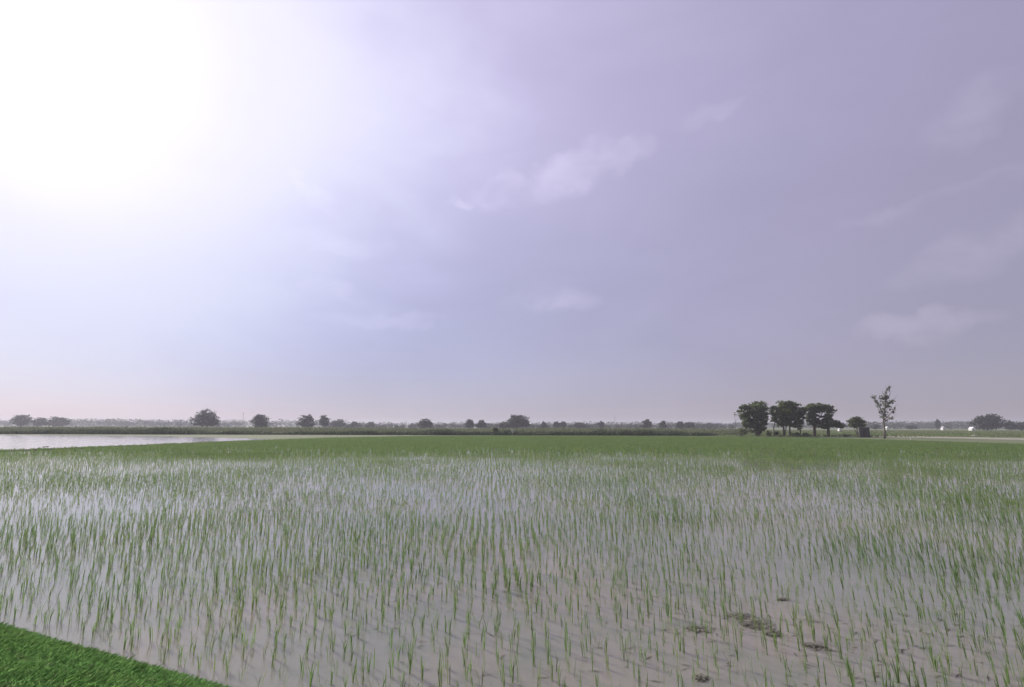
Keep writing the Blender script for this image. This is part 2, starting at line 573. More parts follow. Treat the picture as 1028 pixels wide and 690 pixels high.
def far_limit(x):
    xs = np.concatenate([SH[:, 0], FE[:, 0]]); ys = np.concatenate([SH[:, 1], FE[:, 1]])
    o = np.argsort(xs)
    return np.interp(x, xs[o], ys[o])


# low bund of mud and grass along the far margin and pond shore
def ribbon(name, pts, width, height, mat, kind='structure', z0=-0.07):
    v, f = [], []
    pts = [np.array(p) for p in pts]
    # resample
    L = np.concatenate([[0], np.cumsum([np.linalg.norm(pts[i + 1] - pts[i]) for i in range(len(pts) - 1)])])
    n = max(8, int(L[-1] / 1.2))
    s = np.linspace(0, L[-1], n)
    xs = np.interp(s, L, [p[0] for p in pts]); ys = np.interp(s, L, [p[1] for p in pts])
    for i in range(n):
        a, b = max(i - 1, 0), min(i + 1, n - 1)
        t = np.array([xs[b] - xs[a], ys[b] - ys[a]]); t /= np.linalg.norm(t)
        q = np.array([-t[1], t[0]])
        for o, z in ((-0.5, z0), (-0.28, height * 0.85), (0.28, height), (0.5, z0)):
            ww = width * (1 + 0.25 * (random.random() - .5))
            v.append((xs[i] + q[0] * o * ww, ys[i] + q[1] * o * ww, z + (random.random() - .5) * height * 0.3 * (z > 0)))
    for i in range(n - 1):
        for j in range(3):
            f.append((i * 4 + j, i * 4 + j + 1, (i + 1) * 4 + j + 1, (i + 1) * 4 + j))
    me = bpy.data.meshes.new(name); me.from_pydata(v, [], f); me.materials.append(mat)
    for p in me.polygons: p.use_smooth = True
    return tag(link(name, me), kind=kind)


ribbon('bund', shore + far_edge, 0.9, 0.13, M['bund'])
path_l = [on_ground(px, py) for px, py in [(872, 438.3), (930, 438.9), (980, 439.8), (1028, 440.9), (1200, 444.8)]]
ribbon('path', [(p.x, p.y) for p in path_l], 12.0, 0.10, M['path'])

# ------------------------------------------------------------------ rice
def seedling_template(nbl, hmax, spread, seed):
    """verts, face list of one rice seedling: thin arching blades from one foot"""
    r = random.Random(seed)
    v, f, sz = [], [], []
    for b in range(nbl):
        a = r.uniform(0, 2 * math.pi)
        L = hmax * 0.95 * r.uniform(0.62, 1.0)
        out_ = spread * r.uniform(0.25, 1.0) * L
        droop = r.uniform(0.0, 0.25) * L if r.random() < 0.6 else r.uniform(.25, .5) * L
        wd = r.uniform(0.0026, 0.0042)
        fx, fy = r.uniform(-.014, .014), r.uniform(-.014, .014)
        tw = r.uniform(-.5, .5)
        base_i = len(v)
        for s in (0.0, 0.38, 0.74):
            o = out_ * s ** 1.6
            z = L * s - droop * s ** 4
            c = (fx + math.cos(a) * o, fy + math.sin(a) * o, z - 0.02 * (s == 0))
            wq = wd * (0.75, 1.15, 0.85)[(0.0, 0.38, 0.74).index(s)]
            px, py = -math.sin(a + tw) * wq, math.cos(a + tw) * wq
            v += [(c[0] - px, c[1] - py, c[2]), (c[0] + px, c[1] + py, c[2])]
        v.append((fx + math.cos(a) * out_, fy + math.sin(a) * out_, L - droop))
        f += [base_i, base_i + 1, base_i + 3, base_i + 2, base_i + 2, base_i + 3, base_i + 5, base_i + 4, base_i + 4, base_i + 5, base_i + 6]
        sz += [4, 4, 3]
    return np.array(v), np.array(f), np.array(sz)


KINDS = []   # (name, templates)
for kind, specs in (('sparse', [(3, .22, .35), (2, .25, .3), (3, .20, .5), (3, .26, .4)]),
                    ('slender', [(5, .30, .28), (5, .33, .24), (4, .31, .3), (6, .29, .32)]),
                    ('lush', [(9, .37, .34), (10, .35, .38), (8, .40, .30), (11, .36, .4)])):
    KINDS.append((kind, [seedling_template(*s, seed=hash(kind) % 97 * 0 + i * 13 + len(kind)) for i, s in enumerate(specs)]))
TPL = [t for _, ts_ in KINDS for t in ts_]
TKIND = [k for k, ts_ in KINDS for _ in ts_]

# planted in loose rows
ANG = R(2.5)
ca, sa = math.cos(ANG), math.sin(ANG)


def grid_points(y0, y1, dx, dy, jit, keep):
    half = y1 * 1.32 + 8
    u = np.arange(-half, half, dx); vv = np.arange(y0 - 2, y1 + half * 0.06 + 2, dy)
    U, V = np.meshgrid(u, vv)
    U = U.ravel(); V = V.ravel()
    wav = (fbm2(V * 0 + np.floor(U / dx) * 0.37, V, 0.25, 8) - 0.5) * 0.16
    U = U + rng.normal(0, jit, U.size) + wav; V = V + rng.normal(0, jit * 1.5, V.size)
    x, y = U * ca - V * sa, U * sa + V * ca
    m = (y >= y0) & (y < y1) & (np.abs(x) < y * 1.22 + 5)
    x, y = x[m], y[m]
    m = (y < far_limit(x) - 0.3) & (edge_dist(x, y) < -0.12) & (rng.random(x.size) < keep(x, y))
    return x[m], y[m]


def dens(x, y):
    return fbm2(x, y, 0.16, 1)


# pale/dense patches seen in the photo, as real patches in the field
def patch(x, y, lst):
    r = np.zeros_like(x)
    for px, py, rx, ry, a in lst:
        c = on_ground(px, py)
        r = np.maximum(r, a * np.exp(-(((x - c.x) / rx) ** 2 + ((y - c.y) / ry) ** 2)))
    return r


DENSE = [(820, 655, .5, .8, .7), (700, 560, .9, 1.2, .5), (865, 560, 1.2, 1.4, .5), (200, 492, 4, 2.2, 0.8), (310, 478, 5, 3, .7), (80, 492, 4, 2, .6), (985, 505, 4, 3, .9),
         (645, 520, .9, 2.5, .35), (940, 480, 5, 3, .6), (510, 590, .35, .35, 1.0)]

x, y = grid_points(3.0, 15.0, 0.185, 0.175, 0.034, lambda x, y: 0.76 + 0.35 * dens(x, y))
near = np.column_stack([x, y])
dn = dens(x, y) + 0.6 * patch(x, y, DENSE) + rng.normal(0, 0.13, x.size)
kind_i = np.where(dn < 0.40, 0, np.where(dn < 0.74, 1, 2))
tpl = kind_i * 4 + rng.integers(0, 4, x.size)
rot = rng.uniform(0, 2 * math.pi, x.size)
scl = rng.uniform(0.82, 1.15, x.size)

# the seedlings nearest the camera that stand in the frame become things of their own
px, py = project(np.column_stack([x, y, np.full(x.size, 0.05)]))
inside = (px > 4) & (px < 1024) & (py < 689)
dist = np.hypot(x, y)
order = np.argsort(np.where(inside, dist, 1e9))[:300]
chosen = np.zeros(x.size, bool); chosen[order] = True

TMESH = [mesh_np('rice_seedling', t[0], t[1], t[2], M['rice']) for t in TPL]
ADJ = {'sparse': 'short sparse rice seedling', 'slender': 'slender upright rice seedling', 'lush': 'tall bushy rice seedling'}
WEEDS = [(699, 632, .24, .11), (741, 618, .24, .11), (759, 628, .34, .19), (776, 636, .19, .10), (786, 602, .16, .06), (819, 649, .16, .08), (704, 681, .11, .06)]


def zone(px, py):
    if px < 300 and py > 560 + px * 0.28: return 'beside the green grass bank at lower left'
    if 680 < px < 800 and 600 < py < 650: return 'among the floating dark weed at lower right'
    if py > 668: return 'along the bottom edge of the flooded field'
    if px < 420: return 'in open water right of the grass bank'
    if px < 680: return 'in the open pinkish water at bottom centre'
    return 'in the greenish water at bottom right'


proto = {}
for i in order:
    t = tpl[i]
    if t not in proto:
        o = proto[t] = link('rice_seedling', TMESH[t])
    else:
        o = proto[t].copy(); col.objects.link(o)
    o.location = (x[i], y[i], 0.0)
    wl_ = 0.13 * (lambda t: t * t * (3 - 2 * t))(min(max((x[i] - .5) / 6, 0), 1))
    o.rotation_euler = (Matrix.Rotation(-wl_, 3, 'Y') @ Matrix.Rotation(rot[i], 3, 'Z')).to_euler()
    o.scale = (scl[i],) * 3
    tag(o, f"{ADJ[TKIND[t]]} {zone(px[i], py[i])}", 'rice plant', 'rice seedlings nearest the camera in the flooded paddy')


def wind(x):
    t = np.clip((np.asarray(x, float) - 0.5) / 6, 0, 1)
    return 0.13 * t * t * (3 - 2 * t)


def scatter(templates, idx, x, y, rot, scl, z=0.0):
    """numpy instancing into one vertex/face soup"""
    V, Fc, S, n0 = [], [], [], 0
    for t, (tv, tf, ts_) in enumerate(templates):
        m = np.nonzero(idx == t)[0]
        if not len(m): continue
        c, s = np.cos(rot[m])[:, None], np.sin(rot[m])[:, None]
        k = scl[m][:, None]
        X = (tv[None, :, 0] * c - tv[None, :, 1] * s) * k + x[m][:, None]
        Y = (tv[None, :, 0] * s + tv[None, :, 1] * c) * k + y[m][:, None]
        Z = tv[None, :, 2] * k + z
        X = X - wind(x[m])[:, None] * np.maximum(Z, 0)
        V.append(np.stack([X, Y, Z], -1).reshape(-1, 3))
        Fc.append((tf[None, :] + (np.arange(len(m)) * len(tv))[:, None] + n0).ravel())
        S.append(np.tile(ts_, len(m)))
        n0 += len(m) * len(tv)
    return np.concatenate(V), np.concatenate(Fc), np.concatenate(S)


def clump_template(nbl, hmax, spread, wd, seed, foot=0.03):
    r = random.Random(seed)
    v, f, sz = [], [], []
    for b in range(nbl):
        a = r.uniform(0, 2 * math.pi); L = hmax * r.uniform(0.6, 1.0); o = spread * L * r.uniform(.2, 1)
        fx, fy = r.uniform(-foot, foot), r.uniform(-foot, foot)
        w_ = wd * r.uniform(.7, 1.3); tw = r.uniform(-.6, .6)
        qx, qy = -math.sin(a + tw) * w_, math.cos(a + tw) * w_
        i = len(v)
        v += [(fx - qx * .7, fy - qy * .7, -.02), (fx + qx * .7, fy + qy * .7, -.02),
              (fx + math.cos(a) * o * .4 + qx, fy + math.sin(a) * o * .4 + qy, L * .6), (fx + math.cos(a) * o, fy + math.sin(a) * o, L),
              (fx + math.cos(a) * o * .4 - qx, fy + math.sin(a) * o * .4 - qy, L * .6)]
        f += [i, i + 1, i + 2, i + 3, i + 4]; sz.append(5)
    return np.array(v), np.array(f), np.array(sz)


VV, FF, SS = [], [], []
nv = 0


def put(res):
    global nv
    VV.append(res[0]); FF.append(res[1] + nv); SS.append(res[2]); nv += len(res[0])


m = ~chosen
put(scatter(TPL, tpl[m], x[m], y[m], rot[m], scl[m]))
mid_t = [clump_template(n, hh, .34, .0046, 50 + i) for i, (n, hh) in enumerate([(2, .18), (3, .20), (3, .21), (4, .23), (4, .25), (5, .27), (6, .30)])]
x2, y2 = grid_points(15.0, 45.0, 0.185, 0.175, 0.036, lambda x, y: np.clip(0.36 + 0.5 * dens(x, y) + np.clip((y - 34) / 40, 0, .3) + 0.22 * patch(x, y, DENSE), 0, 1))
d2 = dens(x2, y2) + 0.15 * patch(x2, y2, DENSE) + rng.normal(0, .12, x2.size) - 0.14 + np.clip((y2 - 36) / 40, 0, .3)
put(scatter(mid_t, np.clip(((d2 - 0.28) * 11), 0, 6).astype(int), x2, y2, rng.uniform(0, 6.28, x2.size), rng.uniform(.85, 1.15, x2.size)))
far_t = [clump_template(n, hh, .62, .011, 80 + i, .12) for i, (n, hh) in enumerate([(6, .27), (8, .30), (10, .32)])]
x3, y3 = grid_points(45.0, 160.0, 0.38, 0.36, 0.09, lambda x, y: np.clip(0.42 + (y - 45) / 55 + 0.5 * (dens(x, y) - .5), 0, .98))
put(scatter(far_t, rng.integers(0, 3, x3.size), x3, y3, rng.uniform(0, 6.28, x3.size), rng.uniform(.85, 1.15, x3.size)))
print('rice', len(x), len(x2), len(x3), nv)
tag(link('rice_crop', mesh_np('rice_crop', np.concatenate(VV), np.concatenate(FF), np.concatenate(SS), M['rice'])),
    'young green rice planted in rows across the flooded field', 'rice crop', kind='stuff')

# thin dark leaf shreds laid on the water as leaf shadows, more at the right
nl = 2600
ly = rng.uniform(4.8, 15, nl); lx = rng.uniform(-1, 1, nl) * ly * 1.1
keep = (fbm2(lx, ly, 0.5, 6) > 0.52) & (rng.random(nl) < np.clip(0.35 + lx / 9, .06, 1)) & (edge_dist(lx, ly) < -0.3)
lx, ly = lx[keep], ly[keep]
la = rng.normal(0.1, 0.55, lx.size); ll = rng.uniform(.03, .11, lx.size); lw = rng.uniform(.004, .009, lx.size)
dx_, dy_ = np.cos(la), np.sin(la)
z = np.full(lx.size, 0.006)
c3 = np.column_stack([lx, ly, z])
ax = np.column_stack([dx_ * ll, dy_ * ll, z * 0]); bx = np.column_stack([-dy_ * lw, dx_ * lw, z * 0])
v = np.stack([c3 - ax, c3 - bx, c3 + ax, c3 + bx], 1).reshape(-1, 3)
tag(link('floating_leaf_shadow', quads_mesh('leaf_shadow', v, M['shadow_shred'])), 'thin dark shreds standing for leaf shadows between the rice plants', 'leaf litter', kind='stuff')

# dark floating weed patches
wl = ['dark weed patch floating farthest left in the lower right cluster', 'dark weed patch floating just behind and left of the largest one', 'largest dark weed patch floating among the rice at lower right',
      'small dark weed patch floating touching the right of the largest one', 'thin weed scrap floating farthest from the camera in the cluster', 'small weed patch floating farthest right of the cluster',
      'tiny lone weed tuft floating near the bottom edge']
for (wx, wy, ra, rb), lab in zip(WEEDS, wl):
    c = on_ground(wx, wy)
    n = int(400 * ra * rb / .07) + 50
    kc = 9
    ks = rng.normal(0, .20, (kc, 2)); wts = rng.uniform(.20, .34, kc)
    ii = rng.integers(0, kc, n)
    pp = (ks[ii] + np.clip(rng.normal(size=(n, 2)), -1.5, 1.5) * wts[ii][:, None]) * np.array([ra, rb * 1.6])
    pts = np.column_stack([pp, np.abs(rng.normal(0.006, 0.008, n))])
    tag(link('floating_weed', quads_mesh('floating_weed', leaf_quads(pts, 0.026, 5.0, 1.6), M['mat_weed']), loc=(c.x, c.y, 0.002)),
        lab, 'water weed', 'dark weed patches floating at the lower right')

# ------------------------------------------------------------------ weeds beyond the paddies
def weed_strip(name, label, px0, px1, y0, y1, n, hfun, mat, size, seed):
    """one ragged mass of weeds between two depths"""
    Y = rng.uniform(y0, y1, n)
    Xp = rng.uniform(px0, px1, n)
    X = (Xp - 514) / 514 * Y * 0.985
    h = hfun(X, Y) * (0.55 + 0.9 * fbm2(X, Y, 0.35, seed)) * rng.uniform(.55, 1.05, n)
    an = rng.uniform(0, 6.28, n); ln = h * rng.uniform(.05, .45, n); wd = size * rng.uniform(.6, 1.5, n)
    b = np.column_stack([X, Y, np.full(n, -.08)])
    q = np.column_stack([-np.sin(an), np.cos(an), np.zeros(n)]) * wd[:, None]
    tp = b + np.column_stack([np.cos(an) * ln, np.sin(an) * ln, h])
    md = b * .45 + tp * .55
    v1 = np.stack([b - q * .5, md + q, tp, md - q], 1).reshape(-1, 3)
    k = n // 2
    pts = np.column_stack([X[:k], Y[:k], h[:k] * rng.uniform(.15, .95, k)])
    v2 = leaf_quads(pts, size * 2.6, .4, 1.6)
    return tag(link(name, quads_mesh(name, np.concatenate([v1, v2]), mat)), label, 'weeds', kind='stuff')


weed_strip('weed_thicket', 'dark green weeds growing along the far edge of the paddy', -330, 742, 139, 149, 46000,
           lambda X, Y: 0.45 + 2.0 * np.clip(fbm2(X, Y * 0.3, 0.11, 4) - 0.22, 0, 1), M['weed'], .10, 4)
weed_strip('tall_grass', 'pale tall grass on the rough land behind the dark weeds', -330, 745, 162, 300, 46000,
           lambda X, Y: 0.85 + 1.3 * fbm2(X, Y, 0.05, 9), M['weed_dry'], .16, 9)
weed_strip('field_crop', 'pale green crop in the field beyond the dirt path', 720, 1400, 125, 330, 60000,
           lambda X, Y: 0.55 + 0 * X, M['crop'], .09, 12)

# ------------------------------------------------------------------ trees
def px_to_local(px, py, depth, base):
    p = at_depth(px, py, depth)
    return p - base


def make_tree(name, label, base_px, depth, lobes, stems, leaf_n, leaf_size, leaf_m, bark_m=None, group=None, cat='tree', clumps=16, deep=0.9, shape_bias=.45):
    """lobes: (px,py,rx,ry[,n share]) in photo pixels at the tree's own distance; stems: lists of (px,py,radius m)"""
    b0 = at_depth(base_px, 432, depth)
    base = Vector((b0.x, depth, -0.08))
    mpp = depth / F
    root = empty(name, base)
    tag(root, label, cat, group)
    tot = sum(l[2] * l[3] for l in lobes)
    pts = {}
    for l in lobes:
        c = px_to_local(l[0], l[1], depth, base)
        ddp = random.uniform(-.35, .35) * l[2] * mpp
        n = max(30, int(leaf_n * l[2] * l[3] / tot))
        pts.setdefault(l[4] if len(l) > 4 else leaf_m.name, []).append(lobe_points((c.x, c.y + ddp, c.z), (l[2] * mpp, l[2] * mpp * deep, l[3] * mpp), n, max(6, int(clumps * (l[2] * l[3] / tot) * len(lobes) ** .5))))
    for mn, pl_ in pts.items():
        P = np.concatenate(pl_)
        P[:, 2] = np.maximum(P[:, 2], 0.25)
        link('crown', quads_mesh('crown', leaf_quads(P, leaf_size, shape_bias), bpy.data.materials[mn]), root)
    tb = MB()
    for st in stems:
        pl, rr = [], []
        for i, (sx, sy, r) in enumerate(st):
            q = px_to_local(sx, sy, depth, base)
            if i == 0 and sy > 430: q.z = -0.1
            pl.append((q.x, q.y + (random.uniform(-.25, .25) if i else 0), q.z)); rr.append(r)
        tb.tube(pl, rr)
    tb.build('trunk', bark_m or M['bark'], root, smooth=True)
    return root


def auto_tree(name, label, px, top, wpx, depth, n, size, mat, base_y=None, group=None, nl=7, cat='tree', flat=.8):
    """round crowned tree seen at px, crown top at pixel row top, crown width wpx"""
    hor = CY + F * math.tan(PITCH) + (px - CX) * math.tan(ROLL)
    gy = hor + CAM_H * F / depth
    by = gy
    ch = (by - top)
    lob = []
    r0 = wpx * .30
    cyc = top + ch * .46
    for i in range(nl):
        a = 2 * math.pi * i / nl + random.uniform(-.3, .3)
        rr = random.uniform(.75, 1.15) * r0
        lob.append((px + math.cos(a) * wpx * .27, cyc + math.sin(a) * ch * .15 + ch * .06, rr, min(rr, ch * .24) * flat * 1.1))
    lob.append((px, cyc, wpx * .40, ch * .44))
    lob.append((px + random.uniform(-.12, .12) * wpx, top + ch * .3, wpx * .34, ch * .26))
    lob.append((px - wpx * .17, top + ch * .68, wpx * .24, ch * .2))
    lob.append((px + wpx * .17, top + ch * .68, wpx * .24, ch * .2))
    lob.append((px + random.uniform(-1, 1), top + ch * .2, wpx * .27, ch * .2))
    tr = max(.14, ch * depth / F * .028)
    stems = [[(px, 436, tr * 1.3), (px + .1, by - ch * .3, tr), (px, cyc, tr * .6)],
             [(px, by - ch * .28, tr * .7), (px - wpx * .15, cyc, tr * .35)], [(px, by - ch * .28, tr * .7), (px + wpx * .16, cyc + 1, tr * .35)]]
    return make_tree(name, label, px, depth, lob, stems, n, size, mat, group=group, cat=cat, clumps=46)


GG = 'shade trees clustered beyond the paddy'
DG = 134.0
make_tree('shade_tree', 'tall round dark green tree, leftmost of the shade tree cluster', 759, DG,
          [(757, 411, 10, 6.5), (763, 408, 7, 5), (765, 415, 6, 6), (755, 419, 10, 6.5), (762, 424, 8, 5.5), (747, 410, 4.5, 4), (748, 418, 5, 3.5), (764, 430, 5, 5), (757, 430, 6.5, 4.5), (750, 425, 5, 4.5), (742.5, 413, 2.5, 1.6)],
          [[(760, 438, .42), (759.5, 430, .34), (758, 420, .22), (755, 411, .1)], [(759.5, 431, .25), (764, 421, .16), (766, 412, .07)], [(758, 425, .16), (749, 415, .08), (744, 411, .04)], [(762.5, 438, .22), (763, 428, .16), (764, 418, .08)]],
          5200, .40, M['tree'], clumps=95, group=GG)
make_tree('shade_tree', 'broad dark tree with sunlit left side painted yellow green, second of the shade tree cluster', 789, DG,
          [(785, 410.5, 7, 5, 'tree_leaf_sunlit'), (784, 416, 6.5, 5, 'tree_leaf_sunlit'), (789, 413, 5, 4, 'tree_leaf_sunlit'), (792, 408.5, 9, 5), (798, 414, 8, 6.5), (790, 419, 9, 5.5), (778.5, 413, 6, 5), (796, 423, 8.5, 6), (803, 419, 4, 7), (786, 424, 6, 4), (777, 421, 3, 4), (789, 405, 7, 2.5), (801, 427, 5, 4)],
          [[(787, 438, .30), (786.5, 430, .24), (784, 420, .16), (782, 412, .07)], [(793, 438, .26), (792.5, 430, .2), (794, 420, .14), (797, 411, .07)], [(777.5, 438, .16), (777, 430, .13), (779, 420, .1), (781, 414, .05)],
           [(803.5, 438, .14), (803, 428, .11), (800, 419, .07)], [(787, 432, .15), (790, 422, .12), (791, 411, .06)]],
          6400, .38, M['tree'], clumps=110, group=GG)
make_tree('flat_topped_tree', 'flat topped umbrella shaped dark tree, third of the shade tree cluster', 818, DG,
          [(819, 408, 9, 3.2), (811, 410.5, 6.5, 3.2), (828, 409.5, 8, 3.4), (835, 413, 4, 2.0), (806.5, 413, 3, 2), (820, 412, 9, 3), (815, 420, 6, 5), (820, 425, 6, 4.5), (812, 424, 2.5, 2), (818, 415.5, 6, 3)],
          [[(818, 438.5, .46), (818, 431, .36), (817, 422, .26), (815, 414, .12)], [(818, 430, .26), (822, 420, .16), (828, 412, .08), (834, 412.5, .05)], [(817.5, 424, .18), (811, 416, .1), (807, 412.5, .05)]],
          4300, .36, M['tree'], clumps=110, group=GG)
make_tree('shade_tree', 'lower dark tree leaning under the flat topped tree, on its right side', 832, DG - 2,
          [(829, 420, 5, 4), (833, 424, 6, 5), (838, 426, 6, 3.6), (828, 428, 5, 3), (843, 428, 3.5, 2), (832, 417, 3, 2.5)],
          [[(831.5, 438.5, .40), (831.5, 431, .3), (831, 424, .18), (829, 418, .08)], [(831.5, 430, .2), (837, 426, .1), (842, 427, .05)]],
          2300, .36, M['tree'], clumps=60, group=GG)
make_tree('olive_tree', 'small round olive green tree behind the dark shed', 860, 142,
          [(860, 423, 7, 4), (855, 425, 4.5, 3), (865, 425, 4.2, 3.5), (860, 420.5, 5, 2.2), (860.5, 427.5, 5.5, 2)],
          [[(860.7, 438, .22), (860.3, 431, .17), (860, 424, .09)], [(860.3, 431, .12), (864.5, 425, .06)], [(860.3, 431, .12), (856, 425, .06)]],
          1900, .34, M['tree_olive'], M['bark_pale'], clumps=24)
make_tree('distant_tree', 'dim grey blue tree showing in the gap right of the shade tree cluster', 842, 330,
          [(840, 424.5, 3.5, 2.5), (843.5, 426.5, 4, 2.2), (848, 428, 3, 1.4)], [[(842, 432, .3), (842, 426, .15)]], 420, .7, M['tree_far'])

# lone lopped tree with sparse tufts
DL = 113.0
limbs = [[(887.8, 440, .26), (887.6, 432, .22), (887.2, 424, .18), (887.5, 417, .15)],
         [(887.5, 418, .13), (884, 409, .10), (879.5, 402, .07), (875.5, 396, .035)],
         [(887.5, 417, .14), (889, 407, .11), (889.5, 398, .08), (891.5, 388, .035)],
         [(889.2, 403, .08), (893, 396, .05), (893, 389, .025)],
         [(888.8, 410, .1), (893, 404, .07), (897.5, 401, .04)],
         [(887.4, 422, .1), (892, 417, .075), (896.5, 412, .05), (899, 408, .025)],
         [(887.3, 424, .08), (892, 421.5, .06), (896, 419, .03)],
         [(887.4, 420, .09), (884, 414, .06), (880.5, 408, .04)],
         [(884, 409, .06), (884.5, 402, .04), (883, 397, .02)],
         [(890.6, 393, .03), (889, 386, .012)], [(891.5, 391, .03), (894, 384.5, .012)], [(884.5, 402, .03), (881.5, 394, .012)], [(897.5, 401, .03), (900, 397, .012)], [(898.5, 409, .025), (901.5, 404, .01)], [(896, 419, .025), (901, 415, .01)], [(880.5, 408, .03), (876.5, 405, .01)], [(879, 401, .04), (877, 398.5, .03), (874, 397.5, .015)], [(889.5, 399, .05), (886, 394, .03), (886, 391, .015)]]
make_tree('lone_tree', 'tall lopped tree with sparse tufted branches standing alone by the path', 887.8, DL,
          [(876.5, 398.5, 2.2, 2.2), (879, 402.5, 2, 2.6), (882, 407, 2.4, 2.6), (884.5, 399, 2, 2.5), (887, 399, 2.6, 3.2), (890, 397, 2.4, 3.6), (891.5, 391.5, 1.4, 3), (889, 405, 3.6, 3.4), (893.5, 404, 2.6, 2.4),
           (897, 402.5, 1.6, 1.6), (893, 410, 2.8, 2.6), (886.5, 411.5, 2.4, 2.6), (888.5, 416, 2.4, 3), (885, 419, 1.5, 2), (896, 413, 1.5, 2.5), (898.5, 411, 1.0, 2), (894, 420, 2.6, 2), (890.5, 422.5, 1.8, 1.6), (883.5, 414, 1.3, 1.6), (893.2, 389.5, .7, 1.8)],
          limbs, 1150, .22, M['tree_sparse'], M['bark_mid'], clumps=40)
# bare sapling beside the cluster and two thin dead twigs above it
sp = empty('bare_sapling', Vector((at_depth(739.5, 432, 131).x, 131, -.08)))
tag(sp, 'thin nearly leafless sapling at the left edge of the shade tree cluster', 'sapling')
tb = MB(); b = sp.location
for st in [[(739, 438, .06), (738.6, 425, .045), (737, 415, .02)], [(738.6, 424, .03), (742, 417.5, .02), (745, 414, .01)], [(738, 420, .02), (736.5, 416, .012)], [(742, 417.5, .016), (740.5, 413.5, .01)]]:
    tb.tube([tuple(at_depth(a, c, 131) - b) if i or c < 430 else (at_depth(a, c, 131).x - b.x, 0, 0) for i, (a, c, r) in enumerate(st)], [s[2] for s in st], 5)
tb.build('trunk', M['bark'], sp)
pp = np.array([tuple(at_depth(a, c, 131) - b) for a, c in [(737, 415.5), (741, 415.5), (744.5, 414.5), (739, 417), (743, 416)] for _ in range(12)]) + rng.normal(0, .25, (60, 3))
link('crown', quads_mesh('crown', leaf_quads(pp, .2), M['tree_olive']), sp)


# shrubs round the foot of the cluster
def shrub(label, px, top, wpx, depth, mat, n=420, size=.2, group='shrubs at the foot of the shade trees', name='shrub'):
    b = Vector((at_depth(px, 432, depth).x, depth, -.08))
    mpp = depth / F
    ztop = at_depth(px, top, depth).z - b.z
    root = empty(name, b); tag(root, label, 'shrub', group)
    P = np.concatenate([lobe_points((random.uniform(-.5, .5) * wpx * .5 * mpp, random.uniform(-.3, .3), ztop * random.uniform(.35, .55)), (wpx * .3 * mpp, wpx * .28 * mpp, ztop * .48), n // 4, 9) for _ in range(4)])
    P[:, 2] = np.clip(P[:, 2], .05, ztop * 1.1)
    link('foliage', quads_mesh('foliage', leaf_quads(P, size), mat), root)
    tb = MB()
    for _ in range(5):
        a = random.uniform(0, 6.28)
        tb.tube([(0, 0, 0), (math.cos(a) * wpx * .12 * mpp, math.sin(a) * .2, ztop * .4), (math.cos(a) * wpx * .24 * mpp, math.sin(a) * .4, ztop * .7)], [.04, .03, .012], 5)
    tb.build('stem', M['bark'], root)
    return root


shrub('pale brushy shrub under the leftmost shade tree', 747, 429, 12, 132, M['tree_olive'], 700)
shrub('dark rounded shrub in the gap between the first two shade trees', 771.5, 432.5, 6, 131, M['tree'])
shrub('dark brown shrub at the foot of the second shade tree, left of its trunk', 780, 432.8, 7, 131, M['tree'])
shrub('low dark shrub between the second and third shade trees', 799, 434, 9, 132, M['tree'], 560)
shrub('low dark shrub right under the second shade tree trunks', 808, 434.6, 8, 132, M['tree'])
shrub('thin dry shrub between the flat topped tree and the shed', 850, 435.6, 12, 131, M['weed_dry'], 300, .16)
shrub('small dark bush standing in the weed band left of centre', 497.5, 429, 6, 146, M['tree'], 600, .3, None, 'bush')
shrub('low dark clump of weeds on the bund below the pale post', 917, 443, 8, 86, M['weed'], 500, .12, None, 'bush')
shrub('tiny dark tuft on the shore of the pale flooded plot at left', 48, 448.4, 4, 59, M['weed'], 260, .07, None, 'bush')

